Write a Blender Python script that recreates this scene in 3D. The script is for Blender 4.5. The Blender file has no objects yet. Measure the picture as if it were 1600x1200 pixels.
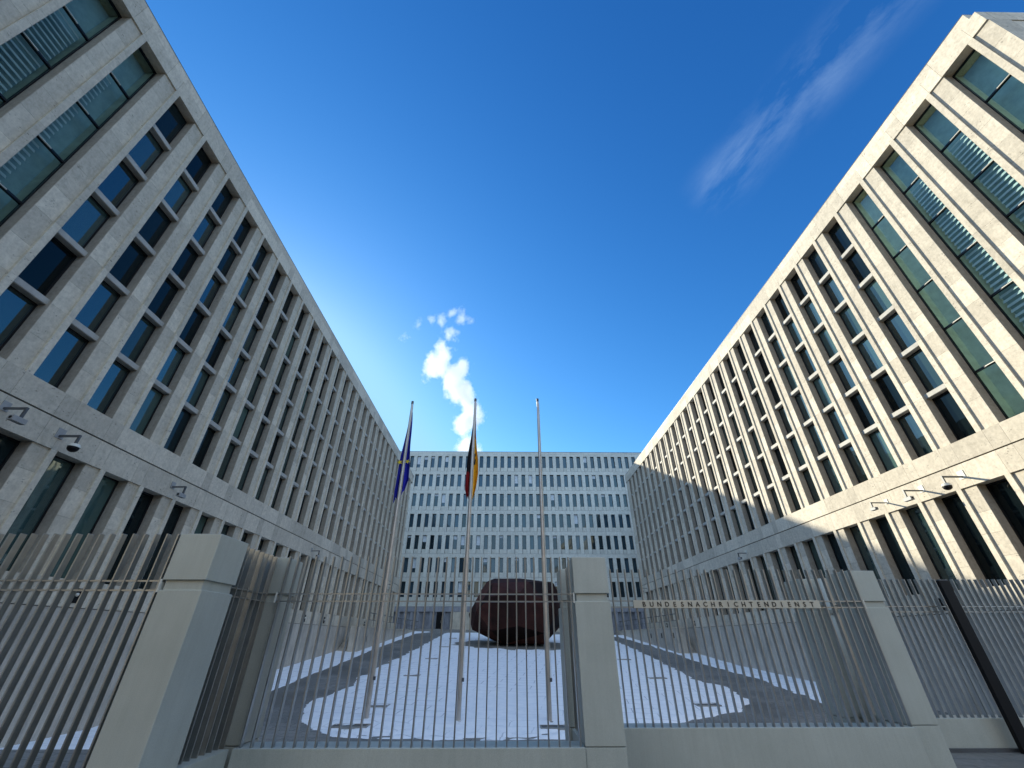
import bpy, math, random
import numpy as np
from mathutils import Vector, noise
R = math.radians
random.seed(7)
S = bpy.context.scene
COL = S.collection

# ------------------------------------------------------------------ camera
cam = bpy.data.objects.new('camera', bpy.data.cameras.new('camera'))
COL.objects.link(cam)
cam.data.sensor_width = 36
cam.data.lens = 36 * 639 / 1600
cam.data.clip_start = 0.05
cam.data.clip_end = 5000
cam.rotation_euler = (R(90 + 31.85), 0, R(-0.76))
cam.location = (0, 0, 0)          # eye height: street lies 1.7 m below
S.camera = cam

# ------------------------------------------------------------------ sun and sky
TO_SUN = Vector((-1.0, 1.30, 0.665)).normalized()
SUN_EL = math.asin(TO_SUN.z)
SUN_AZ = math.atan2(TO_SUN.x, TO_SUN.y)      # clockwise from +Y
sl = bpy.data.lights.new('sun', 'SUN')
sl.energy = 2.65
sl.angle = R(0.5)
sl.color = (1.0, 0.93, 0.76)
sun = bpy.data.objects.new('sun', sl)
sun.rotation_euler = (-TO_SUN).to_track_quat('-Z', 'Y').to_euler()
COL.objects.link(sun)

W = bpy.data.worlds.new('World')
S.world = W
W.use_nodes = True
nt = W.node_tree
nt.nodes.clear()
out = nt.nodes.new('ShaderNodeOutputWorld')
bg = nt.nodes.new('ShaderNodeBackground')
bg.inputs['Strength'].default_value = 0.15
sky = nt.nodes.new('ShaderNodeTexSky')
sky.sky_type = 'NISHITA'
sky.sun_disc = False
sky.sun_elevation = SUN_EL
sky.sun_rotation = SUN_AZ
sky.altitude = 200
sky.air_density = 1.0
sky.dust_density = 0.35
sky.ozone_density = 3.0
hs = nt.nodes.new('ShaderNodeHueSaturation')
hs.inputs['Saturation'].default_value = 1.0
nt.links.new(sky.outputs[0], hs.inputs['Color'])
# clear cold winter air: deeper blue away from the sun
K = 0.3216
sp_ = nt.nodes.new('ShaderNodeSeparateColor'); cb_ = nt.nodes.new('ShaderNodeCombineColor')
nt.links.new(hs.outputs[0], sp_.inputs[0])
for ch, (g, k) in enumerate(((1.85, 0.38), (1.3, 0.44), (1.0, 0.53))):
    pw = nt.nodes.new('ShaderNodeMath'); pw.operation = 'POWER'; pw.inputs[1].default_value = g
    ml = nt.nodes.new('ShaderNodeMath'); ml.operation = 'MULTIPLY'; ml.inputs[1].default_value = k * K ** (g - 1)
    nt.links.new(sp_.outputs[ch], pw.inputs[0]); nt.links.new(pw.outputs[0], ml.inputs[0])
    mn_ = nt.nodes.new('ShaderNodeMath'); mn_.operation = 'SMOOTH_MIN'; mn_.inputs[1].default_value = (0.85, 1.65, 2.6)[ch]; mn_.inputs[2].default_value = 0.35
    nt.links.new(ml.outputs[0], mn_.inputs[0]); nt.links.new(mn_.outputs[0], cb_.inputs[ch])
# thin cirrus streaks high in the sky
tc = nt.nodes.new('ShaderNodeTexCoord')
def wn(t, **k):
    n = nt.nodes.new(t)
    for a, b in k.items():
        setattr(n, a, b)
    return n
def wdot(vec):
    d = wn('ShaderNodeVectorMath', operation='DOT_PRODUCT')
    nt.links.new(tc.outputs['Generated'], d.inputs[0])
    d.inputs[1].default_value = vec
    return d
CW = Vector((0.5492, 0.219, 0.8065)).normalized()        # centre of the streak
CT = Vector((0.4583, 0.4136, 0.7867)).normalized()
axis = (CW - CT).normalized()
side = axis.cross(CW).normalized()
da, dsd = wdot(axis), wdot(side)
comb = wn('ShaderNodeCombineXYZ')
nt.links.new(da.outputs['Value'], comb.inputs[0])
nt.links.new(dsd.outputs['Value'], comb.inputs[1])
mp = wn('ShaderNodeMapping')
mp.inputs['Scale'].default_value = (2.6, 7.0, 1)
mp.inputs['Rotation'].default_value = (0, 0, R(5))
nt.links.new(comb.outputs[0], mp.inputs['Vector'])
nz = wn('ShaderNodeTexNoise')
nz.inputs['Scale'].default_value = 1.6
nz.inputs['Detail'].default_value = 7
nz.inputs['Roughness'].default_value = 0.62
nz.inputs['Distortion'].default_value = 0.25
nt.links.new(mp.outputs[0], nz.inputs['Vector'])
mr = wn('ShaderNodeMapRange')
mr.inputs['From Min'].default_value = 0.44
mr.inputs['From Max'].default_value = 0.78
nt.links.new(nz.outputs[0], mr.inputs['Value'])
dc = wdot((CW + CT * 0.8).normalized())
mk = wn('ShaderNodeMapRange', interpolation_type='SMOOTHSTEP')
mk.inputs['From Min'].default_value = 0.964
mk.inputs['From Max'].default_value = 0.985
nt.links.new(dc.outputs['Value'], mk.inputs['Value'])
ab = wn('ShaderNodeMath', operation='ABSOLUTE')
nt.links.new(dsd.outputs['Value'], ab.inputs[0])
ms = wn('ShaderNodeMapRange', interpolation_type='SMOOTHSTEP')
ms.inputs['From Min'].default_value = 0.075
ms.inputs['From Max'].default_value = 0.0
nt.links.new(ab.outputs[0], ms.inputs['Value'])
m1 = wn('ShaderNodeMath', operation='MULTIPLY')
nt.links.new(mr.outputs[0], m1.inputs[0]); nt.links.new(mk.outputs[0], m1.inputs[1])
m2 = wn('ShaderNodeMath', operation='MULTIPLY')
nt.links.new(m1.outputs[0], m2.inputs[0]); nt.links.new(ms.outputs[0], m2.inputs[1])
m3 = wn('ShaderNodeMath', operation='MULTIPLY')
nt.links.new(m2.outputs[0], m3.inputs[0]); m3.inputs[1].default_value = 0.45
mixc = wn('ShaderNodeMix', data_type='RGBA')
nt.links.new(m3.outputs[0], mixc.inputs[0])
# pale winter haze low over the horizon, brightened to add fill light
sxz = wn('ShaderNodeSeparateXYZ'); nt.links.new(tc.outputs['Generated'], sxz.inputs[0])
hz = wn('ShaderNodeMapRange', interpolation_type='SMOOTHSTEP')
hz.inputs['From Min'].default_value = 0.38; hz.inputs['From Max'].default_value = 0.02
nt.links.new(sxz.outputs['Z'], hz.inputs['Value'])
hm = wn('ShaderNodeMath', operation='MULTIPLY'); hm.inputs[1].default_value = 0.85
nt.links.new(hz.outputs[0], hm.inputs[0])
hmix = wn('ShaderNodeMix', data_type='RGBA')
nt.links.new(hm.outputs[0], hmix.inputs[0]); nt.links.new(cb_.outputs[0], hmix.inputs[6])
hmix.inputs[7].default_value = (1.5, 1.95, 2.6, 1)
# unseen bright broken cloud added behind the viewer to fill the shaded court
fill_veil = wn('ShaderNodeMapRange', interpolation_type='SMOOTHSTEP')
fill_veil.inputs['From Min'].default_value = 0.05; fill_veil.inputs['From Max'].default_value = -0.20
nt.links.new(sxz.outputs['Y'], fill_veil.inputs['Value'])
vn = wn('ShaderNodeTexNoise'); vn.inputs['Scale'].default_value = 3.0; vn.inputs['Detail'].default_value = 6
nt.links.new(tc.outputs['Generated'], vn.inputs['Vector'])
vr = wn('ShaderNodeMapRange'); vr.inputs['From Min'].default_value = 0.30; vr.inputs['From Max'].default_value = 0.58; vr.inputs['To Min'].default_value = 0.25
nt.links.new(vn.outputs[0], vr.inputs['Value'])
vz = wn('ShaderNodeMapRange', interpolation_type='SMOOTHSTEP'); vz.inputs['From Min'].default_value = 0.15; vz.inputs['From Max'].default_value = 0.75
vz.inputs['To Min'].default_value = 0.2
nt.links.new(sxz.outputs['Z'], vz.inputs['Value'])
vm0 = wn('ShaderNodeMath', operation='MULTIPLY'); nt.links.new(fill_veil.outputs[0], vm0.inputs[0]); nt.links.new(vr.outputs[0], vm0.inputs[1])
vm = wn('ShaderNodeMath', operation='MULTIPLY'); nt.links.new(vm0.outputs[0], vm.inputs[0]); nt.links.new(vz.outputs[0], vm.inputs[1])
vmix = wn('ShaderNodeMix', data_type='RGBA')
nt.links.new(vm.outputs[0], vmix.inputs[0]); nt.links.new(hmix.outputs[2], vmix.inputs[6])
vmix.inputs[7].default_value = (2.4, 3.1, 4.1, 1)
nt.links.new(vmix.outputs[2], mixc.inputs[6])
mixc.inputs[7].default_value = (1.0, 1.45, 2.1, 1)
nt.links.new(mixc.outputs[2], bg.inputs['Color'])
nt.links.new(bg.outputs[0], out.inputs['Surface'])

S.view_settings.view_transform = 'Standard'
S.view_settings.look = 'None'
S.view_settings.exposure = 1.68
S.view_settings.gamma = 1.0
S.cycles.max_bounces = 8
S.cycles.diffuse_bounces = 4
S.cycles.glossy_bounces = 4
S.cycles.transmission_bounces = 6
S.cycles.transparent_max_bounces = 12
S.cycles.volume_bounces = 7
S.cycles.caustics_reflective = False
S.cycles.caustics_refractive = False
S.cycles.use_denoising = True
S.cycles.sample_clamp_indirect = 6

# ------------------------------------------------------------------ materials
def new_mat(name):
    m = bpy.data.materials.new(name)
    m.use_nodes = True
    t = m.node_tree
    b = t.nodes['Principled BSDF']
    return m, t, b
def N(t, typ, **k):
    n = t.nodes.new(typ)
    for a, b in k.items():
        setattr(n, a, b)
    return n
def pos(t):
    return N(t, 'ShaderNodeNewGeometry').outputs['Position']
def noise_tex(t, scale, detail=4, rough=0.55, vec=None, dist=0.0):
    n = N(t, 'ShaderNodeTexNoise')
    n.inputs['Scale'].default_value = scale
    n.inputs['Detail'].default_value = detail
    n.inputs['Roughness'].default_value = rough
    n.inputs['Distortion'].default_value = dist
    t.links.new(vec if vec else pos(t), n.inputs['Vector'])
    return n
def ramp(t, src, stops):
    r = N(t, 'ShaderNodeValToRGB')
    while len(r.color_ramp.elements) < len(stops):
        r.color_ramp.elements.new(0.5)
    for e, (p, c) in zip(r.color_ramp.elements, stops):
        e.position = p
        e.color = (c[0], c[1], c[2], 1) if isinstance(c, (tuple, list)) else (c, c, c, 1)
    t.links.new(src, r.inputs[0])
    return r
def mixrgb(t, a, b, fac, mode='MIX'):
    m = N(t, 'ShaderNodeMix', data_type='RGBA', blend_type=mode)
    for i, v in ((0, fac), (6, a), (7, b)):
        if hasattr(v, 'is_output'):
            t.links.new(v, m.inputs[i])
        else:
            m.inputs[i].default_value = v if i == 0 else (v[0], v[1], v[2], 1)
    return m.outputs[2]
def bump(t, b, h, strength=0.3, dist=0.02):
    n = N(t, 'ShaderNodeBump')
    n.inputs['Strength'].default_value = strength
    n.inputs['Distance'].default_value = dist
    t.links.new(h, n.inputs['Height'])
    t.links.new(n.outputs[0], b.inputs['Normal'])

def stone(name, col, var=0.12, pits=0.8, streak=0.25):
    """pale shell limestone slabs: clouded, pitted, each slab its own tone"""
    m, t, b = new_mat(name)
    c = Vector(col)
    n1 = noise_tex(t, 2.3, 8, 0.68, dist=0.9)
    base = ramp(t, n1.outputs[0], [(0.28, tuple(c * 0.82)), (0.5, tuple(c * 0.98)), (0.72, tuple(c * 1.10))]).outputs[0]
    n2 = noise_tex(t, 9, 5, 0.7)
    base = mixrgb(t, base, ramp(t, n2.outputs[0], [(0.3, (0.72, 0.71, 0.69)), (0.6, (1.05, 1.05, 1.04))]).outputs[0], 0.65, 'MULTIPLY')
    # dark shell pits, gathered in clusters
    v = N(t, 'ShaderNodeTexVoronoi')
    v.inputs['Scale'].default_value = 7.5
    mpn = N(t, 'ShaderNodeMapping')
    mpn.inputs['Scale'].default_value = (1, 1, 1.8)
    nd = noise_tex(t, 16, 2)
    addv = N(t, 'ShaderNodeVectorMath', operation='MULTIPLY_ADD')
    t.links.new(nd.outputs['Color'], addv.inputs[0])
    addv.inputs[1].default_value = (0.12, 0.12, 0.12)
    t.links.new(pos(t), addv.inputs[2])
    t.links.new(addv.outputs[0], mpn.inputs['Vector'])
    t.links.new(mpn.outputs[0], v.inputs['Vector'])
    pit = ramp(t, v.outputs['Distance'], [(0.12, 1.0), (0.30, 0.0)]).outputs[0]
    cl = ramp(t, noise_tex(t, 2.2, 3).outputs[0], [(0.52, 0.0), (0.64, 1.0)]).outputs[0]
    pm = N(t, 'ShaderNodeMath', operation='MULTIPLY')
    t.links.new(pit, pm.inputs[0]); t.links.new(cl, pm.inputs[1])
    pm2 = N(t, 'ShaderNodeMath', operation='MULTIPLY')
    t.links.new(pm.outputs[0], pm2.inputs[0]); pm2.inputs[1].default_value = pits
    base = mixrgb(t, base, tuple(c * 0.38), pm2.outputs[0])
    # rain streaks, long in z
    st = N(t, 'ShaderNodeMapping')
    st.inputs['Scale'].default_value = (3.5, 3.5, 0.25)
    t.links.new(pos(t), st.inputs['Vector'])
    ns = noise_tex(t, 2.0, 5, 0.6, vec=st.outputs[0])
    base = mixrgb(t, base, ramp(t, ns.outputs[0], [(0.35, (0.7, 0.69, 0.67)), (0.55, (1, 1, 1))]).outputs[0], streak, 'MULTIPLY')
    # tone of each slab
    g = N(t, 'ShaderNodeNewGeometry')
    rv = N(t, 'ShaderNodeMapRange')
    rv.inputs['To Min'].default_value = 1 - var
    rv.inputs['To Max'].default_value = 1 + var
    t.links.new(g.outputs['Random Per Island'], rv.inputs['Value'])
    base = mixrgb(t, base, rv.outputs[0], 1.0, 'MULTIPLY')
    t.links.new(base, b.inputs['Base Color'])
    b.inputs['Roughness'].default_value = 0.8
    b.inputs['Specular IOR Level'].default_value = 0.3
    bump(t, b, n2.outputs[0], 0.35, 0.012)
    return m

def plain(name, col, rough=0.6, metal=0.0, var=0.15, scale=3.0, bmp=0.1, spec=0.5):
    m, t, b = new_mat(name)
    c = Vector(col)
    n1 = noise_tex(t, scale, 6, 0.6)
    t.links.new(ramp(t, n1.outputs[0], [(0.3, tuple(c * (1 - var))), (0.7, tuple(c * (1 + var)))]).outputs[0], b.inputs['Base Color'])
    b.inputs['Roughness'].default_value = rough
    b.inputs['Metallic'].default_value = metal
    b.inputs['Specular IOR Level'].default_value = spec
    if bmp:
        bump(t, b, noise_tex(t, scale * 12, 3).outputs[0], bmp, 0.004)
    return m

def concrete(name, col):
    m, t, b = new_mat(name)
    c = Vector(col)
    n1 = noise_tex(t, 0.8, 7, 0.65)
    base = ramp(t, n1.outputs[0], [(0.3, tuple(c * 0.75)), (0.55, tuple(c)), (0.75, tuple(c * 1.15))]).outputs[0]
    st = N(t, 'ShaderNodeMapping'); st.inputs['Scale'].default_value = (2.5, 2.5, 0.3)
    t.links.new(pos(t), st.inputs['Vector'])
    ns = noise_tex(t, 1.6, 6, 0.65, vec=st.outputs[0])
    base = mixrgb(t, base, ramp(t, ns.outputs[0], [(0.35, (0.62, 0.61, 0.6)), (0.6, (1, 1, 1))]).outputs[0], 0.6, 'MULTIPLY')
    n3 = noise_tex(t, 24, 4, 0.7)
    base = mixrgb(t, base, ramp(t, n3.outputs[0], [(0.3, (0.8, 0.8, 0.8)), (0.6, (1.05, 1.05, 1.05))]).outputs[0], 0.6, 'MULTIPLY')
    t.links.new(base, b.inputs['Base Color'])
    b.inputs['Roughness'].default_value = 0.85
    bump(t, b, n3.outputs[0], 0.3, 0.01)
    return m

def reflective_glass(name, col, ior=2.0, var=0.6):
    m, t, b = new_mat(name)
    oi = N(t, 'ShaderNodeObjectInfo')
    c = Vector(col)
    g = N(t, 'ShaderNodeNewGeometry')
    ad = N(t, 'ShaderNodeMath', operation='ADD')
    t.links.new(oi.outputs['Random'], ad.inputs[0])
    t.links.new(g.outputs['Random Per Island'], ad.inputs[1])
    fr = N(t, 'ShaderNodeMath', operation='FRACT')
    t.links.new(ad.outputs[0], fr.inputs[0])
    rr = ramp(t, fr.outputs[0], [(0.0, tuple(c * (1 - var))), (0.5, tuple(c)), (1.0, tuple(c * (1 + var * 1.6)))])
    t.links.new(rr.outputs[0], b.inputs['Base Color'])
    b.inputs['Roughness'].default_value = 0.02
    b.inputs['IOR'].default_value = ior
    b.inputs['Specular Tint'].default_value = (0.85, 1.0, 0.98, 1)
    nn = noise_tex(t, 0.9, 2)
    bump(t, b, nn.outputs[0], 0.25, 0.012)
    return m

def clear_glass(name):
    m, t, b = new_mat(name)
    t.nodes.remove(b)
    o = t.nodes['Material Output']
    tr = N(t, 'ShaderNodeBsdfTransparent'); tr.inputs[0].default_value = (0.72, 0.84, 0.80, 1)
    gl = N(t, 'ShaderNodeBsdfGlossy'); gl.inputs['Roughness'].default_value = 0.02
    gl.inputs['Color'].default_value = (0.85, 1, 0.97, 1)
    f = N(t, 'ShaderNodeFresnel'); f.inputs['IOR'].default_value = 1.22
    mx = N(t, 'ShaderNodeMixShader')
    t.links.new(f.outputs[0], mx.inputs[0]); t.links.new(tr.outputs[0], mx.inputs[1]); t.links.new(gl.outputs[0], mx.inputs[2])
    t.links.new(mx.outputs[0], o.inputs['Surface'])
    return m

M = {}
M['stone'] = stone('shell_limestone', (0.59, 0.53, 0.425), pits=1.0, var=0.16)
M['reveal_shade'] = stone('shade_darkened_reveal', (0.40, 0.355, 0.29), pits=0.4, var=0.05, streak=0.4)  # darker than the piers: shade inside the jambs put into the colour
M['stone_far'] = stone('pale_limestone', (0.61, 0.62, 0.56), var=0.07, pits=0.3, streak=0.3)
M['joint'] = plain('joint_mortar', (0.07, 0.065, 0.06), 0.9)
M['concrete'] = concrete('fair_faced_concrete', (0.56, 0.51, 0.43))
M['beige'] = concrete('beige_render', (0.66, 0.60, 0.48))
M['blue_grey'] = concrete('blue_grey_panels', (0.34, 0.35, 0.38))
M['frame'] = plain('dark_anodised_frame', (0.02, 0.021, 0.024), 0.35, 0.6, bmp=0)
M['beam'] = plain('cast_stone_beam', (0.40, 0.385, 0.34), 0.7)
M['glass'] = reflective_glass('dark_window_glass', (0.014, 0.030, 0.030), 2.3)
M['glass_b'] = reflective_glass('dim_reflection_window_glass', (0.006, 0.012, 0.014), 1.38)  # darker, less reflective pane: dim reflections put into the material
M['glass_c'] = reflective_glass('green_window_glass', (0.03, 0.055, 0.05), 1.85)
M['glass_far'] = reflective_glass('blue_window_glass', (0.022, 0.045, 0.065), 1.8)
M['clear'] = clear_glass('green_tinted_glass')
M['slat'] = plain('blind_slat', (0.58, 0.64, 0.68), 0.5, bmp=0)
M['inner'] = plain('inner_panel', (0.52, 0.58, 0.51), 0.6, bmp=0)
M['inner_dark'] = plain('inner_dark_panel', (0.32, 0.43, 0.47), 0.4, bmp=0)
def blasted():
    m, t, b = new_mat('bead_blasted_steel')
    n1 = noise_tex(t, 1.1, 6, 0.6)
    c = ramp(t, n1.outputs[0], [(0.3, (0.46, 0.475, 0.415)), (0.7, (0.54, 0.555, 0.49))]).outputs[0]
    st = N(t, 'ShaderNodeMapping'); st.inputs['Scale'].default_value = (9, 9, 0.5)
    t.links.new(pos(t), st.inputs['Vector'])
    c = mixrgb(t, c, ramp(t, noise_tex(t, 1.4, 6, 0.7, vec=st.outputs[0]).outputs[0], [(0.38, (0.70, 0.69, 0.66)), (0.58, (1, 1, 1))]).outputs[0], 0.18, 'MULTIPLY')
    g = noise_tex(t, 160, 2, 0.6)
    c = mixrgb(t, c, ramp(t, g.outputs[0], [(0.3, (0.78, 0.78, 0.78)), (0.7, (1.12, 1.12, 1.12))]).outputs[0], 0.7, 'MULTIPLY')
    t.links.new(c, b.inputs['Base Color']); b.inputs['Metallic'].default_value = 0.25; b.inputs['Roughness'].default_value = 0.5
    bump(t, b, g.outputs[0], 0.2, 0.002)
    return m
M['steel'] = blasted()
M['bar'] = plain('brushed_steel_bar', (0.36, 0.36, 0.34), 0.32, 0.85, var=0.1, scale=6, bmp=0.05)
M['plate'] = plain('champagne_plate', (0.56, 0.52, 0.42), 0.5, 0.4, var=0.05, bmp=0.05)
M['letter'] = plain('cut_letter', (0.05, 0.045, 0.04), 0.5, 0.4, bmp=0)
M['black'] = plain('black_paint', (0.006, 0.006, 0.007), 0.4, bmp=0, spec=0.2)
M['pole'] = plain('satin_steel_pole', (0.50, 0.46, 0.42), 0.35, 0.7, scale=2, bmp=0.03)
M['dark_metal'] = plain('dark_grey_metal', (0.10, 0.105, 0.11), 0.45, 0.4, bmp=0)
M['cam_grey'] = plain('camera_grey_paint', (0.30, 0.30, 0.29), 0.5, bmp=0)
M['cam_light'] = plain('pale_housing', (0.62, 0.60, 0.52), 0.5, bmp=0)
M['asphalt'] = plain('asphalt', (0.05, 0.05, 0.052), 0.9, scale=5)
M['roof'] = plain('roof_gravel', (0.15, 0.15, 0.15), 0.9)

# paving: grey granite pavers with damp patches
def paving():
    m, t, b = new_mat('damp_granite_pavers')
    sx = N(t, 'ShaderNodeMapping'); sx.inputs['Rotation'].default_value = (0, 0, R(9))
    t.links.new(pos(t), sx.inputs['Vector'])
    br = N(t, 'ShaderNodeTexBrick')
    br.inputs['Scale'].default_value = 1.0
    br.inputs['Brick Width'].default_value = 0.9
    br.inputs['Row Height'].default_value = 0.45
    br.inputs['Mortar Size'].default_value = 0.012
    br.inputs['Color1'].default_value = (0.22, 0.21, 0.19, 1)
    br.inputs['Color2'].default_value = (0.27, 0.26, 0.235, 1)
    br.inputs['Mortar'].default_value = (0.05, 0.05, 0.05, 1)
    t.links.new(sx.outputs[0], br.inputs['Vector'])
    wet = ramp(t, noise_tex(t, 0.35, 6, 0.6).outputs[0], [(0.40, 0.0), (0.62, 1.0)]).outputs[0]
    c = mixrgb(t, br.outputs[0], (0.12, 0.118, 0.11), wet)
    fine = noise_tex(t, 14, 4, 0.7)
    c = mixrgb(t, c, ramp(t, fine.outputs[0], [(0.3, (0.6, 0.6, 0.6)), (0.65, (1.15, 1.15, 1.15))]).outputs[0], 0.7, 'MULTIPLY')
    t.links.new(c, b.inputs['Base Color'])
    rr = N(t, 'ShaderNodeMapRange'); rr.inputs['To Min'].default_value = 0.8; rr.inputs['To Max'].default_value = 0.45
    t.links.new(wet, rr.inputs['Value']); t.links.new(rr.outputs[0], b.inputs['Roughness'])
    bump(t, b, fine.outputs[0], 0.3, 0.01)
    return m
M['paving'] = paving()

def snow_mat():
    m, t, b = new_mat('trodden_snow')
    sx = N(t, 'ShaderNodeMapping'); sx.inputs['Rotation'].default_value = (0, 0, R(9))
    wob = noise_tex(t, 1.2, 3)
    va = N(t, 'ShaderNodeVectorMath', operation='MULTIPLY_ADD')
    t.links.new(wob.outputs['Color'], va.inputs[0]); va.inputs[1].default_value = (0.08, 0.08, 0); t.links.new(pos(t), va.inputs[2])
    t.links.new(va.outputs[0], sx.inputs['Vector'])
    br = N(t, 'ShaderNodeTexBrick')
    br.inputs['Scale'].default_value = 1.0
    br.inputs['Brick Width'].default_value = 1.8
    br.inputs['Row Height'].default_value = 0.9
    br.inputs['Mortar Size'].default_value = 0.03
    br.inputs['Mortar Smooth'].default_value = 0.6
    t.links.new(sx.outputs[0], br.inputs['Vector'])
    # joints of the slabs show through the thin snow, here and there
    thin = ramp(t, noise_tex(t, 0.25, 5, 0.6).outputs[0], [(0.34, 0.0), (0.56, 1.0)]).outputs[0]
    mu = N(t, 'ShaderNodeMath', operation='MULTIPLY')
    t.links.new(br.outputs['Fac'], mu.inputs[0]); t.links.new(thin, mu.inputs[1])
    mu2 = N(t, 'ShaderNodeMath', operation='MULTIPLY'); mu2.inputs[1].default_value = 0.6
    t.links.new(mu.outputs[0], mu2.inputs[0])
    n1 = noise_tex(t, 2.5, 7, 0.65)
    c = ramp(t, n1.outputs[0], [(0.3, (0.82, 0.85, 0.88)), (0.6, (0.93, 0.94, 0.95))]).outputs[0]
    c = mixrgb(t, c, (0.26, 0.28, 0.32), mu2.outputs[0])
    sp = ramp(t, noise_tex(t, 7, 6, 0.8).outputs[0], [(0.63, 0.0), (0.72, 0.6)]).outputs[0]
    c = mixrgb(t, c, (0.35, 0.35, 0.36), sp)
    t.links.new(c, b.inputs['Base Color'])
    b.inputs['Roughness'].default_value = 0.7
    b.inputs['Subsurface Weight'].default_value = 0.0
    bump(t, b, n1.outputs[0], 0.5, 0.04)
    return m
M['snow'] = snow_mat()

def rust():
    m, t, b = new_mat('dark_weathered_steel')
    n1 = noise_tex(t, 0.7, 7, 0.65)
    g = N(t, 'ShaderNodeNewGeometry')
    rv = ramp(t, g.outputs['Random Per Island'], [(0.0, (0.30, 0.33, 0.33)), (0.5, (1.1, 0.9, 0.85)), (1.0, (2.9, 2.6, 2.4))])  # random tone per facet imitates how differently the facets are lit
    base = (ramp(t, n1.outputs[0], [(0.3, (0.016, 0.007, 0.006)), (0.55, (0.034, 0.013, 0.011)), (0.75, (0.052, 0.026, 0.020))]).outputs[0])
    t.links.new(mixrgb(t, base, rv.outputs[0], 1.0, 'MULTIPLY'), b.inputs['Base Color'])
    b.inputs['Roughness'].default_value = 0.75
    b.inputs['Specular IOR Level'].default_value = 0.2
    bump(t, b, noise_tex(t, 8, 4).outputs[0], 0.12, 0.01)
    return m
M['rust'] = rust()
def cloth(name, col, rough=0.8):
    m, t, b = new_mat(name)
    c = Vector(col)
    n = noise_tex(t, 5, 4)
    t.links.new(ramp(t, n.outputs[0], [(0.3, tuple(c * 0.8)), (0.7, tuple(c * 1.15))]).outputs[0], b.inputs['Base Color'])
    b.inputs['Roughness'].default_value = rough
    b.inputs['Specular IOR Level'].default_value = 0.2
    return m
M['c_blue'] = cloth('blue_flag_cloth', (0.018, 0.022, 0.36))
M['c_star'] = cloth('yellow_star', (0.75, 0.58, 0.04))
M['c_black'] = cloth('black_flag_cloth', (0.012, 0.010, 0.012))
M['c_red'] = cloth('red_flag_cloth', (0.30, 0.012, 0.012))
M['c_gold'] = cloth('gold_flag_cloth', (0.85, 0.42, 0.015))

# ------------------------------------------------------------------ mesh helpers
class MB:
    def __init__(s):
        s.v = []; s.f = []; s.mi = []; s.mats = []
    def mat(s, m):
        if m not in s.mats: s.mats.append(m)
        return s.mats.index(m)
    def quad(s, pts, m):
        i = len(s.v); s.v += [tuple(p) for p in pts]
        s.f.append(tuple(range(i, i + len(pts)))); s.mi.append(s.mat(m)); return s
    def box(s, x0, x1, y0, y1, z0, z1, m):
        x0, x1 = min(x0, x1), max(x0, x1); y0, y1 = min(y0, y1), max(y0, y1); z0, z1 = min(z0, z1), max(z0, z1)
        i = len(s.v); k = s.mat(m)
        s.v += [(x0, y0, z0), (x1, y0, z0), (x1, y1, z0), (x0, y1, z0), (x0, y0, z1), (x1, y0, z1), (x1, y1, z1), (x0, y1, z1)]
        for q in ((0, 3, 2, 1), (4, 5, 6, 7), (0, 1, 5, 4), (1, 2, 6, 5), (2, 3, 7, 6), (3, 0, 4, 7)):
            s.f.append(tuple(i + a for a in q)); s.mi.append(k)
        return s
    def tube(s, p, q, r0, r1, m, n=16, cap=True):
        p, q = Vector(p), Vector(q); d = (q - p).normalized()
        a = d.orthogonal().normalized(); b = d.cross(a)
        i = len(s.v); k = s.mat(m)
        for (c, r) in ((p, r0), (q, r1)):
            for j in range(n):
                t = 2 * math.pi * j / n
                s.v.append(tuple(c + a * math.cos(t) * r + b * math.sin(t) * r))
        for j in range(n):
            s.f.append((i + j, i + (j + 1) % n, i + n + (j + 1) % n, i + n + j)); s.mi.append(k)
        if cap:
            s.f.append(tuple(i + j for j in reversed(range(n)))); s.mi.append(k)
            s.f.append(tuple(i + n + j for j in range(n))); s.mi.append(k)
        return s
    def ball(s, c, r, m, nu=14, nv=9, sz=1.0, z0=-1.0):
        i = len(s.v); k = s.mat(m)
        for a in range(nv + 1):
            th = math.pi * a / nv
            zz = max(math.cos(th), z0)
            for b in range(nu):
                ph = 2 * math.pi * b / nu
                s.v.append((c[0] + r * math.sin(th) * math.cos(ph), c[1] + r * math.sin(th) * math.sin(ph), c[2] + r * sz * zz))
        for a in range(nv):
            for b in range(nu):
                s.f.append((i + a * nu + b, i + (a + 1) * nu + b, i + (a + 1) * nu + (b + 1) % nu, i + a * nu + (b + 1) % nu)); s.mi.append(k)
        return s
    def mesh(s, name, origin=(0, 0, 0)):
        me = bpy.data.meshes.new(name)
        o = Vector(origin)
        me.from_pydata([tuple(Vector(v) - o) for v in s.v], [], s.f)
        for m in s.mats: me.materials.append(m)
        me.polygons.foreach_set('material_index', s.mi)
        me.update()
        return me
    def build(s, name, parent=None, smooth=False, kind=None, origin=(0, 0, 0), bevel=0):
        """coordinates are given in world space; objects of a thing hang under its Empty"""
        me = s.mesh(name, origin if parent is None else (0, 0, 0))
        if smooth:
            me.polygons.foreach_set('use_smooth', [True] * len(me.polygons))
        ob = bpy.data.objects.new(name, me)
        COL.objects.link(ob)
        if parent is not None:
            ob.parent = parent
            b = base_of(parent)
            ob.location = (-b[0], -b[1], -b[2]) if parent.type == 'EMPTY' else (0, 0, 0)
        else:
            ob.location = origin
        if bevel:
            bv = ob.modifiers.new('bevel', 'BEVEL'); bv.width = bevel; bv.segments = 2; bv.limit_method = 'ANGLE'
        if kind: ob['kind'] = kind
        return ob
def base_of(p):
    b = p.location
    return (b[0], b[1], b[2])
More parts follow.
